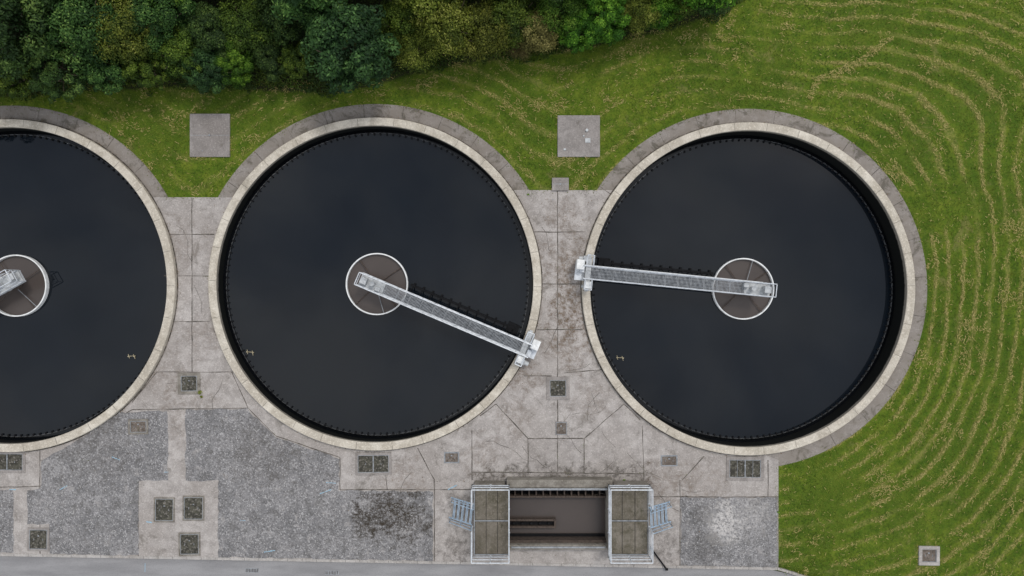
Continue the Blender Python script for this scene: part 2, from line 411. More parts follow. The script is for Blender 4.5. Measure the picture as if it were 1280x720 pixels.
apr=np.maximum(apr,(indisc&(fc[:,1]>P(0,238)[1])).astype(float))
obj('concrete_pavement',np_mesh('pavement',[(v.x,v.y,0.012) for v in ov],np.array(fs),[M_conc],{'slab':('FACE',tv),'apron':('FACE',apr)}))
jp=Part()
def strip(part,a,b,w,z,wob=0.0):
    a=Vector(a);b=Vector(b); n=max(1,int((b-a).length/0.5)); d=(b-a).normalized(); nn=Vector((-d.y,d.x))
    i=len(part.V)
    for j in range(n+1):
        q=a+(b-a)*(j/n)+nn*random.uniform(-wob,wob); ww=w*random.uniform(0.5,1.3)
        part.V+=[(q.x+nn.x*ww/2,q.y+nn.y*ww/2,z),(q.x-nn.x*ww/2,q.y-nn.y*ww/2,z)]
    for j in range(n): part.F.append([i+2*j,i+2*j+1,i+2*j+3,i+2*j+2])
for idx,(a,b,c,d) in enumerate(JOINTS): strip(jp,P(a,b),P(c,d),0.055,0.0150+0.00005*idx,0.016)
for a,b in APJ: strip(jp,a,b,0.035,0.0150,0)
jp.make('slab_joints',M_joint)
cp=Part()
for idx in range(34):
    x,y=random.choice([(random.uniform(200,290),random.uniform(255,500)),(random.uniform(650,760),random.uniform(245,590)),(random.uniform(500,970),random.uniform(565,620))])
    a=random.uniform(0,6.28); q=Vector(P(x,y))
    for s_ in range(random.randint(3,7)):
        a+=random.uniform(-0.6,0.6); q2=q+Vector((math.cos(a),math.sin(a)))*random.uniform(0.3,0.6)
        if all((q2-Vector(t)).length>10.6 for t in T) and bool(is_conc(np.array([q2.x]),np.array([q2.y]))[0]): strip(cp,q,q2,0.024,0.0172+0.00004*idx,0)
        q=q2
cp.make('concrete_cracks',M_joint)

def sheet(name,poly,z,mat):
    vv=[Vector(P(*q)) for q in poly]; n=len(vv)
    r=delaunay_2d_cdt(vv,[(i,(i+1)%n) for i in range(n)],[],0,1e-5)
    pm=[(v.x,v.y) for v in vv]
    fs=[f for f in r[2] if in_poly(np.array([sum(r[0][i].x for i in f)/3]),np.array([sum(r[0][i].y for i in f)/3]),pm)[0]]
    return obj(name,np_mesh(name,[(v.x,v.y,z) for v in r[0]],np.array(fs),[mat]))
def rough_poly(poly,step=6,amp=1.2):
    out=[]
    for i in range(len(poly)):
        a=poly[i];b=poly[(i+1)%len(poly)]; L=math.dist(a,b); n=max(1,int(L/step))
        for j in range(n):
            t=j/n; out.append((a[0]+(b[0]-a[0])*t+random.uniform(-amp,amp),a[1]+(b[1]-a[1])*t+random.uniform(-amp,amp)))
    return out
GP=[[(51,577),(100,548),(150,515),(210,514),(210,601),(173,601),(173,694.5),(62,692.5),(62,655),(34,655),(34,612),(51,611)],
    [(232,512),(309,511),(344,546),(424,573),(424,613),(541,614),(541,701.5),(273,696.5),(273,601),(232,601)],
    [(-400,613),(17,613),(17,691),(-400,684)],
    [(851,622),(971,622),(972,709),(851,706.5)]]
for poly in GP: sheet('chippings_surface',rough_poly(poly),0.0195,M_grav)

ex=[-900]+list(range(-800,1900,40))
rv=[];rf_=[]
for i,x in enumerate(ex):
    y=float(edge_y(x)); a=P(x,y); b=P(x,y+130); rv+=[(a[0],a[1],-0.12),(b[0],b[1],-0.12)]
    if i: rf_.append([2*i-2,2*i-1,2*i+1,2*i])
obj('asphalt_road',np_mesh('road',rv,np.array(rf_),[M_road]))
kb=Part()
for off,sg in ((0,-3.2),(130,3.2)):
    x=-900.0
    while x<1890:
        x2=x+17.6; ya=float(edge_y(x))+off; yb=float(edge_y(x2))+off
        a=P(x,ya);b=P(x2,yb);c=P(x2,yb+sg);d=P(x,ya+sg); i=len(kb.V); zt=0.028+random.uniform(-.004,.004)
        kb.V+=[(*q,-0.2) for q in (a,b,c,d)]+[(*q,zt) for q in (a,b,c,d)]
        kb.F+=[[i+4,i+5,i+6,i+7],[i,i+1,i+5,i+4],[i+1,i+2,i+6,i+5],[i+2,i+3,i+7,i+6],[i+3,i,i+4,i+7]]
        x+=18
kb.make('road_kerb',M_kerb)
for x in (315,415):
    e_=empty('road_drain',(*P(x,713 if x<400 else 716,-0.12),-0.12)); a=Part(); a.box(-.42,.42,-.13,.13,-0.02,0.006); a.make('cover_frame',M_galvd,e_)
    b=Part(); [b.box(-.38+j*.1,-.34+j*.1,-.1,.1,0.006,0.012) for j in range(8)]; b.make('grate_bars',M_rust,e_)

# ---------------------------------------------------------------- covers / pads
def mat_pit(name,a,b,c_,sc=3.5):
    k=NT(name); p=k.pos(); n1=k.noise(p,sc,6,.75,.6); n2=k.noise(p,sc*2.3,5,.7)
    c=k.mix(k.mr(n1,.42,.58),a,b); c=k.mix(k.mr(n2,.52,.64),c,c_); return k.fin(c,.9,0,.15)
M_pit=mat_pit('mossy_pit',(0.034,0.032,0.026),(0.070,0.066,0.050),(0.17,0.155,0.135))
M_lid=mat_pit('worn_iron_lid',(0.10,0.08,0.065),(0.16,0.135,0.115),(0.06,0.05,0.04))
def cover(name,x0,y0,x1,y1,frame=M_pad,fw=0.16,inner=M_rust,bars=0,z=0.06,split=False):
    a=P(x0,y1,z);b=P(x1,y0,z); cx,cy=(a[0]+b[0])/2,(a[1]+b[1])/2; w,h=(b[0]-a[0])/2,(b[1]-a[1])/2
    e_=empty(name,(cx,cy,0),random.uniform(-.015,.015)); f=Part()
    f.box(-w,w,h-fw,h,-0.02,z);f.box(-w,w,-h,-h+fw,-0.02,z);f.box(-w,-w+fw,-h+fw,h-fw,-0.02,z);f.box(w-fw,w,-h+fw,h-fw,-0.02,z)
    f.make('concrete_surround',frame,e_,0.012)
    q=Part(); q.box(-w+fw,w-fw,-h+fw,h-fw,-0.02,0.025); q.make('cover_plate',inner,e_)
    g_=Part(); iw,ih=w-fw,h-fw
    g_.box(-iw,iw,ih-.03,ih,0.025,0.05);g_.box(-iw,iw,-ih,-ih+.03,0.025,0.05);g_.box(-iw,-iw+.03,-ih+.03,ih-.03,0.025,0.05);g_.box(iw-.03,iw,-ih+.03,ih-.03,0.025,0.05)
    for j in range(bars):
        x=-iw+2*iw*(j+1)/(bars+1); g_.box(x-.010,x+.010,-ih+.03,ih-.03,0.025,0.045)
    if split: g_.box(-.03,.03,-ih+.03,ih-.03,0.046,0.055)
    g_.make('steel_frame',M_galvd,e_)
    l=Part(); l.tube((-iw*.5,-.06,.05),(-iw*.5,.06,.05),.014); l.tube((iw*.5,-.06,.05),(iw*.5,.06,.05),.014); l.box(-.05,.04,ih*.3,ih*.3+.07,.025,.04); l.make('lifting_handles',M_galvd,e_)
    return e_
cover('manhole_cover',222,466,250,493,M_wall,.2,M_pit)
cover('manhole_cover',160,524,185,543,M_wall,.12,M_lid)
cover('manhole_cover',683,471,712,500,M_pad,.22,M_pit)
cover('manhole_cover',555,565,574,579,M_galvd,.05,M_lid,z=.03)
cover('manhole_cover',826,569,847,583,M_galvd,.05,M_lid,z=.03)
cover('manhole_cover',694,527,709,544,M_pad,.04,M_lid,z=.03)
cover('drain_grating',444,566,489,594,M_pad,.16,M_pit,1,split=True)
cover('drain_grating',908,571,955,601,M_pad,.2,M_pit,3,split=True)
cover('drain_grating',-14,564,31,591,M_pad,.16,M_pit,1,split=True)
cover('manhole_cover',34,660,61,689,M_pad,.12,M_pit)
cover('manhole_cover',192,622,218,653,M_wall,.09,M_pit)
cover('manhole_cover',228,620,255,651,M_wall,.09,M_pit)
cover('manhole_cover',223,666,250,695,M_wall,.1,M_pit)
cover('manhole_cover',1149,683,1175,707,M_kerb,.2,M_lid,z=.10)
def slab(name,x0,y0,x1,y1,h=.10,mat=M_pad,rz=0,det=False):
    a=P(x0,y1,h);b=P(x1,y0,h); cx,cy=(a[0]+b[0])/2,(a[1]+b[1])/2; w,hh=(b[0]-a[0])/2,(b[1]-a[1])/2
    e_=empty(name,(cx,cy,0),rz); f=Part(); f.box(-w,w,-hh,hh,-.05,h); f.make('slab',mat,e_,0.02)
    g_=Part()
    if det:
        g_.box(.40,.72,-.42,-.14,h,h+.03); g_.tube((.5,.35,h),(.5,.35,h+.12),.09,10); g_.tube((.3,.0,h),(.3,.0,h+.08),.05,8); g_.box(-.95,-.80,-.9,-.78,h,h+.05)
    else: g_.tube((.0,.0,h),(.0,.0,h+.04),.06,8); g_.box(-.5,-.42,-1.0,-.95,h,h+.02); g_.box(-w+.02,w-.02,-.01,.01,h,h+.003)
    g_.make('fittings',M_grey if det else M_galvd,e_)
slab('concrete_slab',237,142,287,196); slab('concrete_slab',697,144,750,196,det=True)
slab('concrete_block',690,222,711,238,.15,M_pad)

# ---------------------------------------------------------------- tanks
def tank(i):
    cx,cy=T[i]; ZW=TZW[i]; e_=empty('sedimentation_tank',(cx,cy,0))
    lathe('concrete_rim',[(ROUT,-0.3),(ROUT,ZR-0.03),(ROUT-0.03,ZR),(RIN+0.03,ZR),(RIN,ZR-0.03)],M_rim,e_)
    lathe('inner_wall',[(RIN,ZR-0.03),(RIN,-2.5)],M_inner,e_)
    lathe('gutter_line',[(ROUT,0.0165),(ROUT+0.08,0.0165)],M_joint,e_)
    j=Part()
    for q in range(30):
        a=2*math.pi*(q+random.uniform(-.1,.1))/30; c,s_=math.cos(a),math.sin(a); w=.010; n=len(j.V)
        for r_,t_ in ((RIN+.03,-w),(ROUT-.03,-w),(ROUT-.03,w),(RIN+.03,w)): j.V.append((r_*c-t_*s_,r_*s_+t_*c,ZR+.003))
        j.F.append([n,n+1,n+2,n+3])
    j.make('rim_joints',M_joint,e_)
    g=.30
    disc('water',RIN-g,ZW,M_water,e_)
    lathe('launder_channel',[(RIN-g+.02,ZW-.14),(RIN,ZW-.14)],M_launder,e_)
    n=420; V=[];F=[]; r0=RIN-g
    for q in range(n):
        a=2*math.pi*q/n; z=ZW+(0.075 if q%2==0 else 0.02)
        for rr in (r0,r0+.05): V+=[(rr*math.cos(a),rr*math.sin(a),ZW-.4),(rr*math.cos(a),rr*math.sin(a),z)]
    for q in range(n):
        w=(q+1)%n; F+=[[4*q,4*w,4*w+1,4*q+1],[4*q+2,4*q+3,4*w+3,4*w+2],[4*q+1,4*w+1,4*w+3,4*q+3]]
    me=bpy.data.meshes.new('weir'); me.from_pydata(V,[],F); me.materials.append(M_weir); obj('weir_plate',me,e_)
    b=Part()
    for q in range(150):
        a=2*math.pi*q/150; b.box(r0-.11,r0+.02,-.045,.045,ZW-.1,ZW+.085,0)
        co,si=math.cos(a),math.sin(a)
        for v in range(len(b.V)-8,len(b.V)):
            x,y,z=b.V[v]; b.V[v]=(x*co-y*si,x*si+y*co,z)
    b.make('weir_brackets',M_dark,e_)
    zt=ZW+.28
    lathe('stilling_well_ring',[(1.955,-1.8),(1.955,zt),(1.88,zt),(1.88,-1.8)],M_white,e_,96)
    disc('stilling_well_water',1.89,ZW+.04,M_brownw,e_,96)
    h_=Part(); h_.tube((0,0,-2),(0,0,.55),.28,16); h_.make('centre_column',M_rust,e_)
    f=Part()
    for a in (0.6,2.2,3.9,5.4): f.tube((0,0,zt-.12),(1.87*math.cos(a),1.87*math.sin(a),zt-.06),.03)
    f.make('well_struts',M_rust,e_)
    f=Part()
    a=(5.25,4.7,1.0)[i]; f.tube((.25*math.cos(a),.25*math.sin(a),zt-.03),(1.87*math.cos(a+.25),1.87*math.sin(a+.25),zt-.03),.022)
    f.make('well_brace',M_galvd,e_)
    return e_
for i in range(3): tank(i)
for ti,(x,y) in ((1,(313,440)),(2,(775,447)),(0,(165,445))):
    q=P(x,y,TZW[ti]); e_=empty('level_float',(*q,TZW[ti]),random.uniform(-.3,.3)); f=Part()
    f.tube((-.24,.04,.04),(.24,-.04,.04),.02); f.tube((-.18,.16,.04),(-.17,-.1,.04),.022); f.tube((.13,.08,.04),(.17,-.22,.04),.022); f.make('float_arms',M_cream,e_)
    f=Part(); f.tube((.17,-.06,0),(.17,-.06,.10),.045,10); f.tube((-.2,.03,0),(-.2,.03,.08),.04,10); f.make('floats',M_cream,e_)

def bridge(i,ang,back,side,xe=10.45):
    cx,cy=T[i]; ZW=TZW[i]; e_=empty('scraper_bridge',(cx,cy,0),ang); zd=.72; w=.36
    b=Part()
    for s_ in (-1,1):
        y=s_*w; b.box(-back,xe,y-.035,y+.035,zd-.22,zd-.01)
    x=-back
    while x<xe: b.box(x,x+.05,-w+.036,w-.036,zd-.2,zd-.12); x+=.8
    b.make('main_beams',M_galv,e_)
    g=Part(); x=-back+1.6
    while x<xe: g.box(x,x+.042,-w+.04,w-.04,zd-.03,zd); x+=.08
    for y in (-.2,0,.2): g.box(-back+1.6,xe,y-.012,y+.012,zd-.05,zd-.031)
    g.make('grating_deck',M_galvd,e_)
    p_=Part(); p_.box(-back,-back+1.58,-w-.06,w+.06,zd-.02,zd+.02); p_.make('platform_plate',M_grey,e_,.01)
    h=Part(); n=int((xe-.0+back)/.8); dx=(xe+back)/n
    for s_ in (-1,1):
        y=s_*(w+.03); 
        h.tube((-back,y,zd+1.05),(xe,y,zd+1.05),.03); h.tube((-back,y,zd+.55),(xe,y,zd+.55),.02); h.tube((-back,y,zd+.05),(xe,y,zd+.05),.028)
        for j in range(n+1):
            x=-back+j*dx; h.tube((x,y,zd-.1),(x,y,zd+1.05),.022)
            if j<n:
                if j%2==0: h.tube((x,y,zd+.05),(x+dx,y,zd+1.05),.016)
                else: h.tube((x,y,zd+1.05),(x+dx,y,zd+.05),.016)
    h.tube((-back,-w,zd+1.05),(-back,w,zd+1.05),.03); h.tube((-back,-w,zd+.55),(-back,w,zd+.55),.02)
    h.make('handrails',M_galv,e_)
    t=Part(); t.tube((0,0,.3),(0,0,zd+.03),.36,20); t.tube((0,0,zd+.02),(0,0,zd+.5),.14,16); t.make('pivot_turret',M_grey,e_)
    c=Part(); c.box(-back+.1,-back+.5,-.22,.18,zd+.02,zd+.55); c.box(.25,.55,-.3,-.05,zd+.02,zd+.3); c.make('slip_ring_box',M_grey,e_,.02)
    d=Part(); d.box(-back+.5,xe,-w-.12,-w-.07,zd+.02,zd+.10); d.make('cable_tray',M_white,e_)
    s=Part(); yb=side*(w+.42)
    s.box(1.99,9.30,yb-.07,yb+.07,ZW-.25,ZW+.26)
    x=2.2
    while x<9.3:
        s.tube((x,yb,ZW+.1),(x,side*w,zd-.15),.035); s.box(x-.06,x+.06,yb,yb+side*.2,ZW-.05,ZW+.18); x+=.62
    s.make('scum_board',M_dark,e_)
    s=Part(); s.box(8.6,9.35,yb-.3,yb+.3,ZW-.1,ZW+.28); s.make('scum_box',M_dark,e_,.02)
    xc=10.08
    m=Part(); m.box(xc-.17,xc+.17,-1.0,1.0,.50,.74); m.box(xc-.1,xc+.1,-1.15,-1.0,.45,.7); m.box(xc-.1,xc+.1,1.0,1.15,.45,.7); m.make('end_carriage_beam',M_grey,e_,.015)
    m=Part()
    for y in (-.85,.85): m.tube((xc-.07,y,ZR+.2),(xc+.07,y,ZR+.2),.2,20)
    m.make('wheels',M_dark,e_)
    m=Part(); m.tube((xc+.2,-.85,.55),(xc+.62,-.85,.55),.13,14); m.box(xc+.15,xc+.35,-1.02,-.68,.38,.78); m.tube((xc+.2,.85,.55),(xc+.3,.85,.55),.1,14); m.make('drive_motor',M_grey,e_)
    m=Part(); m.box(xc+.3,xc+.78,side*.45-.3,side*.45+.3,.45,1.25); m.box(xc-.22,xc+.2,-side*.75-.22,-side*.75+.22,.76,1.05); m.make('control_cabinet',M_white,e_,.03)
    m=Part(); m.box(xc+.2,xc+.8,-.45,.5,.60,.64); m.box(xc+.24,xc+.5,-.4,.0,.64,.8); m.make('access_platform',M_galv,e_)
    m=Part()
    for y in (-1.05,1.05):
        m.tube((xc-.2,y,.74),(xc-.2,y,1.7),.022); m.tube((xc+.2,y,.74),(xc+.2,y,1.7),.022); m.tube((xc-.2,y,1.7),(xc+.2,y,1.7),.025)
    for x in (xc-.2,xc+.2):
        m.tube((x,w+.05,1.7),(x,1.05,1.7),.025); m.tube((x,-w-.05,1.7),(x,-1.05,1.7),.025); m.tube((x,w+.05,1.25),(x,1.05,1.25),.018); m.tube((x,-w-.05,1.25),(x,-1.05,1.25),.018)
    m.make('carriage_guard_rails',M_galv,e_)
    return e_
bridge(1,-math.radians(22.9),.85,1)
bridge(2,math.radians(180-5.6),1.15,-1)
bridge(0,math.radians(180+29),1.25,1)

# ---------------------------------------------------------------- inlet chamber
ch=empty('concrete_inlet_chamber'); OX0,OX1,OY0,OY1=-2.42,8.38,-16.42,-11.78; ZC=1.0
w=Part()
w.box(OX0+2.1,OX1-2.2,CHY1,OY1,-.1,ZC-.25)
w.box(CHX0-.28,CHX0,OY0+.3,CHY1+.003,-2.2,ZC)
w.box(CHX1,CHX1+.28,OY0+.3,CHY1+.003,-2.2,ZC)
w.box(CHX0,CHX1,CHY0-.32,CHY0,-2.2,ZC-.35)
w.box(CHX0,CHX1,CHY1-.14,CHY1-.002,-2.2,ZC-.3)
w.make('walls',M_wall,ch,.02)
w=Part()
for a,b in ((OX0,CHX0-.282),(CHX1+.282,OX1)): w.box(a+.1,b,OY0+.1,OY1-.25,-.1,ZC-.06)
w.make('platform_plinths',M_wall,ch,.02)
w=Part()
for a,b in ((OX0+.15,CHX0-.05),(CHX1+.08,OX1-.1)):
    ym=(OY0+OY1)/2-.1
    for y0,y1 in ((OY0+.2,ym-.06),(ym+.06,OY1-.35)):
        for q in range(3):
            x0=a+(b-a)*q/3+.02; x1=a+(b-a)*(q+1)/3-.02; w.box(x0,x1,y0,y1,ZC-.05,ZC+.03)
w.make('mossy_covers',M_moss,ch,.015)
w=Part()
for a,b in ((OX0+.10,CHX0-.0),(CHX1+.03,OX1-.05)):
    ym=(OY0+OY1)/2-.1
    for y in (OY0+.12,ym-.03,OY1-.33): w.box(a,b,y,y+.06,ZC-.02,ZC+.045)
    for x in (a,b-.05): w.box(x,x+.05,OY0+.18,ym-.03,ZC-.02,ZC+.05); w.box(x,x+.05,ym+.03,OY1-.33,ZC-.02,ZC+.05)
w.make('cover_edging',M_galvd,ch)
me=bpy.data.meshes.new('w'); me.from_pydata([(CHX0,CHY0,-.35),(CHX1,CHY0,-.35),(CHX1,CHY1,-.35),(CHX0,CHY1,-.35)],[],[[0,1,2,3]]); me.materials.append(M_brownw); obj('chamber_water',me,ch)
w=Part()
w.box(CHX0,CHX1,CHY1-.82,CHY1-.70,-1,.15)
w.box(CHX0,CHX0+2.9,CHY0+.78,CHY0+.9,-1,0.0); w.box(CHX0,CHX0+2.9,CHY0+1.22,CHY0+1.34,-1,0.0); w.box(CHX0+2.78,CHX0+2.9,CHY0+.9,CHY0+1.22,-1,0.0)
w.box(CHX0,CHX1,CHY0,CHY0+.16,-1,.35)
w.make('channel_walls',M_rust,ch,.01)
w=Part()
for q in range(13): w.box(CHX0+.3+q*.44,CHX0+.38+q*.44,CHY1-.70,CHY1-.14,-.1,.1)
w.make('channel_cross_bars',M_rust,ch)
w=Part()
w.box(CHX0+.02,CHX0+2.76,CHY0+.91,CHY0+1.21,-.6,-.25); w.box(CHX0,CHX1,CHY1-.69,CHY1-.15,-.5,-.3)
w.box(CHX0,CHX1,CHY0+.17,CHY0+.34,-.6,-.28)
for q in range(5): w.tube((CHX0+.25+q*.55,CHY0+1.07,-.25),(CHX0+.25+q*.55,CHY0+1.07,-.05),.07,8)
w.make('channel_dark_fill',M_dark,ch)  # near-black fill in the channels and along the ledge, with short stubs
w=Part(); w.box(CHX0-.1,CHX1+.1,OY1-.62,OY1-.5,ZC-.25,ZC-.17); w.box(CHX0+.1,CHX1-.1,CHY0-.2,CHY0-.1,ZC-.35,ZC-.28); w.make('pipework',M_galvd,ch,.01)
def rail(part,pts,h=1.05,z=ZC,r=.036):
    for a,b in zip(pts[:-1],pts[1:]):
        L=math.dist(a,b); n=max(1,round(L/1.3))
        for hh,rr in ((h,r),(h*.52,r*.8)): part.tube((*a,z+hh),(*b,z+hh),rr)
        part.box(min(a[0],b[0])-.012,max(a[0],b[0])+.012,min(a[1],b[1])-.012,max(a[1],b[1])+.012,z+.05,z+.16)
        for j in range(n+1): t=j/n; q=(a[0]+(b[0]-a[0])*t,a[1]+(b[1]-a[1])*t); part.tube((*q,z),(*q,z+h),.03); part.box(q[0]-.05,q[0]+.05,q[1]-.05,q[1]+.05,z+.045,z+.06)
r_=Part()
ls=(-13.15,-14.55)
rail(r_,[(OX0+.0,ls[0]),(OX0+.0,OY1-.24),(CHX0-.03,OY1-.24),(CHX0-.03,OY0+.05),(OX0+.0,OY0+.05),(OX0+.0,ls[1])])
rail(r_,[(OX1-.0,ls[0]),(OX1-.0,OY1-.24),(CHX1+.03,OY1-.24),(CHX1+.03,OY0+.05),(OX1-.0,OY0+.05),(OX1-.0,ls[1])])
r_.make('guard_rails',M_galv,ch)
def stairs(x0,dirn,yc,rz):
    e_=empty('steel_stairs',(x0,yc,0),rz+(0 if dirn>0 else math.pi)); t=Part(); n=5
    for j in range(n):
        x=.08+j*.27; z=ZC-.05-(j+.3)*ZC/(n+.3)
        for q in range(2): t.box(x+q*.075,x+q*.075+.05,-.58,.58,z-.03,z)
        t.box(x,x+.15,-.58,-.55,z-.05,z+.01); t.box(x,x+.15,.55,.58,z-.05,z+.01)
    t.make('treads',M_blue,e_); s=Part()
    for y in (-.62,.62):
        s.tube((0,y,ZC-.05),(1.5,y,.05),.045); s.tube((0,y,ZC+.95),(1.4,y,.98),.028); s.tube((0,y,ZC+.45),(1.4,y,.5),.022)
        for x,zb in ((.02,ZC-.1),(.7,.5),(1.4,.02)): s.tube((x,y,zb),(x,y,ZC+.95 if x<.1 else .98+(1.4-x)*.65),.026)
        s.tube((1.4,y,.98),(1.4,y,.5),.026)
    s.make('stringers_and_handrails',M_blue,e_)
stairs(OX0+.05,-1,-13.85,math.radians(-6)); stairs(OX1,1,-14.05,math.radians(3))
pl=empty('barrier_pole',(*P(813,684),0)); q=Part(); a=P(813,684); b=P(833,711)
q.tube((0,0,.12),(b[0]-a[0],b[1]-a[1],.10),.05,8); q.tube((0,0,0),(0,0,.3),.07,10); q.box(b[0]-a[0]-.08,b[0]-a[0]+.08,b[1]-a[1]-.06,b[1]-a[1]+.06,0.012,.14); q.make('pole',M_dark,pl)
bm_=Part()
for i_,(x,y,x2,y2) in enumerate(((408,603,420,604),(400,617,414,612),(150,575,140,571),(205,590,211,590),(183,652,190,653),(75,612,84,607),(330,690,344,688),(300,650,307,651),(12,612,20,612),(560,612,571,606),(180,705,180,716))): strip(bm_,P(x,y),P(x2,y2),0.05,(0.0235+i_*.0001) if y<700 else -0.116,.01)
bm_.make('survey_paint_marks',M_bluepaint)

# ---------------------------------------------------------------- leaves helper
def leaf_quads(Cn,Nn,L,W):
    n=len(Cn); N=Nn+rng.normal(0,.45,(n,3)); N/=np.linalg.norm(N,axis=1,keepdims=True)
    Rv=rng.normal(size=(n,3)); Tt=np.cross(N,Rv); Tt/=np.linalg.norm(Tt,axis=1,keepdims=True); Bb=np.cross(N,Tt)
    L=L[:,None]; W=W[:,None]
    return np.stack([Cn-Tt*L,Cn+Bb*W-Tt*L*.1,Cn+Tt*L,Cn-Bb*W-Tt*L*.1],1).reshape(-1,3)
def rdir(n,zmin=-1):
    v=rng.normal(size=(int(n*3)+20,3)); v/=np.linalg.norm(v,axis=1,keepdims=True); v=v[v[:,2]>zmin]; return v[:n]
def mat_leaf(name,d,l_,hi):
    k=NT(name); t=k.attr('tone'); oi=k.n('ShaderNodeObjectInfo').outputs['Random']
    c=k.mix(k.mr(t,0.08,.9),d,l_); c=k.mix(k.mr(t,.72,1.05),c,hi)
    hs=k.n('ShaderNodeHueSaturation'); k.l(c,hs.inputs['Color']); k.l(k.math('ADD',k.math('MULTIPLY',oi,.03),.485),hs.inputs['Hue']); k.l(k.math('ADD',k.math('MULTIPLY',oi,.5),.66),hs.inputs['Value']); hs.inputs['Saturation'].default_value=1.05
    return k.fin(hs.outputs[0],.6,0,.14)
M_leaf={'dark':mat_leaf('leaves_dark',(0.011,0.029,0.007),(0.045,0.092,0.020),(0.13,0.20,0.05)),
        'mid':mat_leaf('leaves_mid',(0.018,0.040,0.006),(0.072,0.122,0.016),(0.17,0.23,0.04)),
        'olive':mat_leaf('leaves_olive',(0.034,0.050,0.007),(0.125,0.145,0.022),(0.26,0.27,0.07)),
        'bright':mat_leaf('leaves_bright',(0.016,0.050,0.005),(0.066,0.155,0.015),(0.17,0.29,0.04)),
        'blue':mat_leaf('leaves_bluegreen',(0.009,0.030,0.009),(0.036,0.092,0.024),(0.10,0.20,0.06)),
        'brown':mat_leaf('leaves_brown',(0.05,0.045,0.013),(0.14,0.12,0.04),(0.26,0.22,0.09))}
def crown_mesh(name,boughs,lpb,br,ls,spiky=0.0):
    R=2.8; lob=rdir(6,-.2); V=[];N=[];Tn=[]
    D=rdir(boughs,-.35)
    for q in range(len(D)):
        d=D[q]; rad=R*(0.70+.36*max(0,(lob@d).max())**3)*rng.uniform(.58,1.0)
        c=np.array([d[0]*rad,d[1]*rad,d[2]*rad*.9]); b=br*rng.uniform(.5,1.4); n=int(lpb*(b/br)**2)
        ld=rdir(n,-.25); n=len(ld)
        lr=b*(rng.uniform(.25,1.35,n) if spiky else rng.uniform(.7,1.08,n))
        off=ld*lr[:,None]*np.array([1,1,.75])
        V.append(c+off+rng.normal(0,.03,(n,3))); N.append(ld*.8+d*.25+np.array([0,0,.45])); Tn.append(np.clip(rng.uniform(-.05,.60)+.32*ld[:,2]+rng.normal(0,.18,n),0,1))  # random tone, plus daylight painted in: leaves lighten towards each bough's top
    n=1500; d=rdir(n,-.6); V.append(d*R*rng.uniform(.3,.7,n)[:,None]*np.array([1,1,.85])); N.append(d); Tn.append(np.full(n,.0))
    C=np.concatenate(V); Nn=np.concatenate(N); Tn=np.concatenate(Tn); n=len(C)
    LV=leaf_quads(C,Nn,ls*rng.uniform(.6,1.35,n),ls*rng.uniform(.3,.6,n)); LV[:,2]+=3.4
    tp=Part(); tp.tube((0,0,-.1),(0.05,0,1.8),.20,8,.15); tp.tube((0.05,0,1.8),(0,.1,3.6),.15,8,.08)
    for q in range(9):
        a=q*2.4; z0=1.3+q*.22
        e1=(1.1*math.cos(a),1.1*math.sin(a),z0+.9); tp.tube((0.03,0,z0),e1,.08,6,.05); tp.tube(e1,(2.1*math.cos(a+.2),2.1*math.sin(a+.2),z0+1.5),.05,6,.02); tp.tube(e1,(1.7*math.cos(a-.5),1.7*math.sin(a-.5),z0+2.0),.04,6,.015)
    TV=[];TF=[]
    for f in tp.F:
        if len(f)==4: TF.append(1); TV+=[tp.V[i] for i in f]
    TV=np.array(TV); nt=len(TF)
    VV=np.concatenate([TV,LV]); FF=np.arange(len(VV)).reshape(-1,4)
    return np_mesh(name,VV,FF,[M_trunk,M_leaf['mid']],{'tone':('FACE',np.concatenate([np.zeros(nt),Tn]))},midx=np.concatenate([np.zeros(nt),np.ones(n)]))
CM=[crown_mesh('crownA',62,210,.58,.10),crown_mesh('crownB',80,130,.48,.12),crown_mesh('crownC',46,240,.72,.095,1.0),
    crown_mesh('crownD',70,160,.55,.11,1.0),crown_mesh('crownE',90,150,.42,.095)]
SP={'dark':'alder_tree','mid':'hawthorn_tree','olive':'willow_tree','bright':'sycamore_tree','blue':'holly_tree','brown':'elder_tree'}
def tree(x,y,r,kind,mi,zc=3.4):
    s=r*S*(CH-zc)/CH/2.8
    q=P(x,y,3.4*s)
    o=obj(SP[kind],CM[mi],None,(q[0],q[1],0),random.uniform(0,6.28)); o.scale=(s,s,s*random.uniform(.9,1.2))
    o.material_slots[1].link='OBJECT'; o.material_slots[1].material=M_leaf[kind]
TR=[(25,35,62,'dark',0),(15,92,38,'mid',1),(75,82,44,'dark',4),(110,40,52,'dark',3),(62,15,45,'dark',2),(135,88,34,'dark',1),(165,45,45,'olive',2),(185,88,30,'mid',4),(205,25,42,'dark',0),
    (228,70,36,'mid',3),(262,85,33,'blue',1),(268,40,38,'dark',0),(300,82,30,'bright',4),(312,35,40,'mid',2),(340,72,28,'dark',0),(352,20,38,'dark',3),(372,78,24,'mid',1),
    (437,58,60,'blue',1),(400,15,38,'dark',0),(500,25,36,'mid',3),(520,58,32,'olive',2),(560,30,44,'olive',3),(602,42,38,'olive',2),(640,20,40,'mid',3),(648,58,20,'brown',2),(668,38,34,'brown',3),
    (700,15,34,'mid',2),(722,40,30,'bright',1),(752,20,38,'bright',4),(760,42,18,'bright',1),(795,15,30,'olive',2),(825,15,28,'bright',3),(850,-5,30,'mid',2),(885,-4,32,'dark',1)]
for t_ in TR: tree(*t_)
kinds=['dark','mid','olive','dark','mid','bright']
for row,y in enumerate((-42,-115)):
    x=-120+row*30
    while x<930-row*20:
        tree(x+random.uniform(-12,12),y+random.uniform(-14,14),random.uniform(50,66),kinds[random.randrange(6)],random.randrange(5)); x+=84
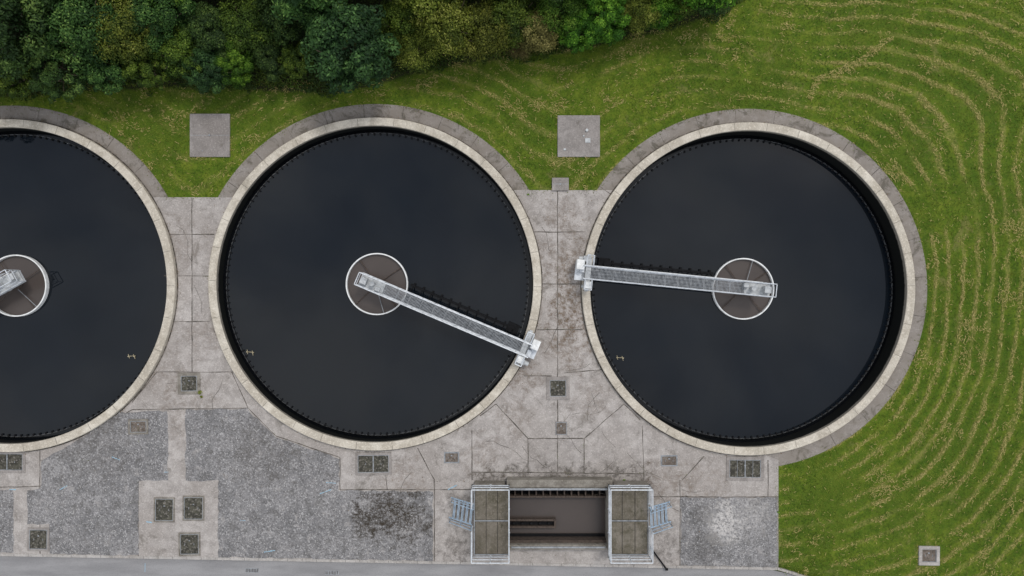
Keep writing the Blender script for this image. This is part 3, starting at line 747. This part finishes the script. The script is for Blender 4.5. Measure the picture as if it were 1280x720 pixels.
for x,y in ((-60,60),(-130,90),(-110,10)): tree(x,y,55,random.choice(kinds),random.randrange(5))
n=130000; ux=rng.uniform(-220,960,n); uy=rng.uniform(-80,132,n); XX=(ux-640)*S; YY=(360-uy)*S
by=belt_y(ux)+ (vnoise(XX,YY,1.2,31)-.5)*24+(vnoise(XX,YY,.4,32)-.5)*9
kp=(uy<by)&((by-uy<45)|(rng.random(n)<.4)); XX=XX[kp];YY=YY[kp];dd=(by-uy)[kp]*S; n=len(XX)
hh=np.minimum(.25+dd*.7,1.3)*(.35+.9*vnoise(XX,YY,.7,33))
Cn=np.stack([XX,YY,hh*rng.uniform(.55,1.0,n)],-1); Nn=np.tile(np.array([0,-.2,.9]),(n,1))
LV=leaf_quads(Cn,Nn,rng.uniform(.05,.11,n),rng.uniform(.025,.05,n))
obj('hedge_undergrowth',np_mesh('undergrowth',LV,np.arange(4*n).reshape(-1,4),[M_leaf['mid']],{'tone':('FACE',np.clip(vnoise(XX,YY,.9,34)*.75+rng.normal(0,.15,n),0,1))}))

# litter, moss and weeds on the concrete
def litter(name,n,fn,mat,sz):
    X1,Y1=scatter(n); x,y=topx(X1,Y1); d=fn(x,y,X1,Y1); kp=(rng.random(n)<d)&is_conc(X1,Y1)
    for cx,cy in T: kp&=((X1-cx)**2+(Y1-cy)**2)>10.37**2
    kp&=~((X1>OX0-.1)&(X1<OX1+.1)&(Y1>OY0-.1)&(Y1<OY1))
    X1,Y1=X1[kp],Y1[kp]; n=len(X1); C=np.stack([X1,Y1,rng.uniform(.03,.05,n)],-1)
    N=np.tile(np.array([0,0,2.5]),(n,1)); L=leaf_quads(C,N,sz*rng.uniform(.5,1.4,n),sz*rng.uniform(.3,.8,n))
    obj(name,np_mesh(name,L,np.arange(4*n).reshape(-1,4),[mat],{'tone':('FACE',rng.random(n))}))
def g_(x,y,cx,cy,sx,sy): return np.exp(-((x-cx)/sx)**2-((y-cy)/sy)**2)
def edge_near(X1,Y1):
    d=np.full(len(X1),9.)
    for cx,cy in T: d=np.minimum(d,np.abs(np.hypot(X1-cx,Y1-cy)-RAP))
    return np.exp(-(d/.18)**2)
def rim_near(X1,Y1):
    d=np.full(len(X1),9.)
    for cx,cy in T: d=np.minimum(d,np.abs(np.hypot(X1-cx,Y1-cy)-10.42))
    return np.exp(-(d/.08)**2)
k=NT('dead_leaves'); t=k.attr('tone'); M_dead=k.fin(k.mix(t,(0.04,0.027,0.016),(0.20,0.13,0.065)),.9)
litter('leaf_litter',260000,lambda x,y,X,Y: (.26*g_(x,y,712,330,12,40)+.45*g_(x,y,716,395,18,40)+.10*g_(x,y,700,270,40,25)+.8*g_(x,y,700,600,110,3.5)+.22*edge_near(X,Y)*(y<300)+.5*rim_near(X,Y)+.003+.10*g_(x,y,485,640,28,18)+.15*g_(x,y,655,470,16,26))*sst(vnoise(X,Y,.4,41),.3,.7),M_dead,.035)
k=NT('moss_tufts'); t=k.attr('tone'); M_mosst=k.fin(k.mix(t,(0.04,0.05,0.012),(0.11,0.14,0.02)),.9)
def jd(x,y):
    d=np.full(x.shape,99.)
    for a,b,c,e in JOINTS: d=np.minimum(d,seg_d(x,y,(a,b),(c,e)))
    return np.exp(-(d/1.0)**2)
litter('joint_moss',200000,lambda x,y,X,Y: .5*jd(x,y)*sst(vnoise(X,Y,1.1,42),.6,.88)+.25*edge_near(X,Y)*(x>970)+.7*edge_near(X,Y)*(y<250)*sst(vnoise(X,Y,.6,44),.45,.8),M_mosst,.03)
def weed(x,y,r,n,mat):
    q=P(x,y); d=rdir(n,0); C=d*(r*rng.uniform(.2,1,n))[:,None]*np.array([1,1,.8])+np.array([q[0],q[1],.03])
    L=leaf_quads(C,d+np.array([0,0,.5]),rng.uniform(.03,.07,n),rng.uniform(.012,.028,n)); obj('weed_plant',np_mesh('weed',L,np.arange(4*n).reshape(-1,4),[mat],{'tone':('FACE',rng.uniform(.6,1,n))}))
weed(250,490,.16,90,M_leaf['olive']); weed(252,496,.10,40,M_leaf['olive'])
for x,y in ((610,603),(780,600),(660,243),(973,640),(974,700)): weed(x,y,.09,25,M_leaf['mid'])
n=11000; sx_=rng.uniform(-20,973,n); sy_=rng.uniform(512,705,n)
XX=(sx_-640)*S; YY=(360-sy_)*S
ingr=np.zeros(n,bool)
for poly in GP: ingr|=in_poly(sx_,sy_,poly)
kp=ingr|(rng.random(n)<.05); kp&=~((sx_>585)&(sx_<815)&(sy_>595)); 
for cx,cy in T: kp&=((XX-cx)**2+(YY-cy)**2)>10.5**2
XX,YY=XX[kp],YY[kp]; n=len(XX); s_=rng.uniform(.010,.034,n)
base=np.array([[1,0,0],[0,1,0],[-1,0,0],[0,-1,0],[0,0,.8]])
V=np.stack([XX,YY,np.full(n,.022)],-1)[:,None,:]+base[None]*s_[:,None,None]*rng.uniform(.7,1.3,(n,5,1))
F=(np.array([[0,1,4],[1,2,4],[2,3,4],[3,0,4]])[None]+5*np.arange(n)[:,None,None]).reshape(-1,3)
k=NT('loose_stone'); t=k.attr('tone'); M_st=k.fin(k.mix(t,(0.10,0.095,0.09),(0.46,0.44,0.42)),.9)
obj('loose_stones',np_mesh('stones',V.reshape(-1,3),F,[M_st],{'tone':('FACE',np.repeat(rng.random(n),4))}))

# ---------------------------------------------------------------- light, sky, camera
el,az=math.radians(58),math.radians(35)
W=bpy.data.worlds.new('World'); scene.world=W; W.use_nodes=True
k=NT('w',W); bg=k.t.nodes['Background']
sk=k.n('ShaderNodeTexSky',sky_type='NISHITA'); sk.sun_disc=False; sk.sun_elevation=el; sk.sun_rotation=az; sk.air_density=1.0; sk.dust_density=2.0
tc=k.n('ShaderNodeTexCoord').outputs['Generated']; cn=k.noise(tc,3.2,5,.55,.5); c2=k.noise(tc,2.1,4,.55,.3)
cl=k.mix(k.mr(c2,.36,.64),(4.4,4.9,5.8),(9.8,9.9,10.0))
c=k.mix(k.mr(cn,.36,.6,.5,.95),sk.outputs[0],cl); k.l(c,bg.inputs[0]); bg.inputs[1].default_value=0.15
sd=bpy.data.lights.new('sun','SUN'); sd.energy=1.5; sd.angle=math.radians(12); sd.color=(1,.965,.91)
so=bpy.data.objects.new('sun',sd); scene.collection.objects.link(so)
dv=Vector((math.sin(az)*math.cos(el),math.cos(az)*math.cos(el),math.sin(el)))
so.rotation_euler=(-dv).to_track_quat('-Z','Y').to_euler(); so.location=(20,30,60)
cd=bpy.data.cameras.new('camera'); cd.lens=24; cd.sensor_width=36; cd.clip_end=2000; cd.clip_start=.5
co=bpy.data.objects.new('camera',cd); scene.collection.objects.link(co); co.location=(0,0,CH); co.rotation_euler=(0,0,0); scene.camera=co
scene.view_settings.view_transform='Standard'; scene.view_settings.look='None'; scene.view_settings.exposure=0; scene.view_settings.gamma=1
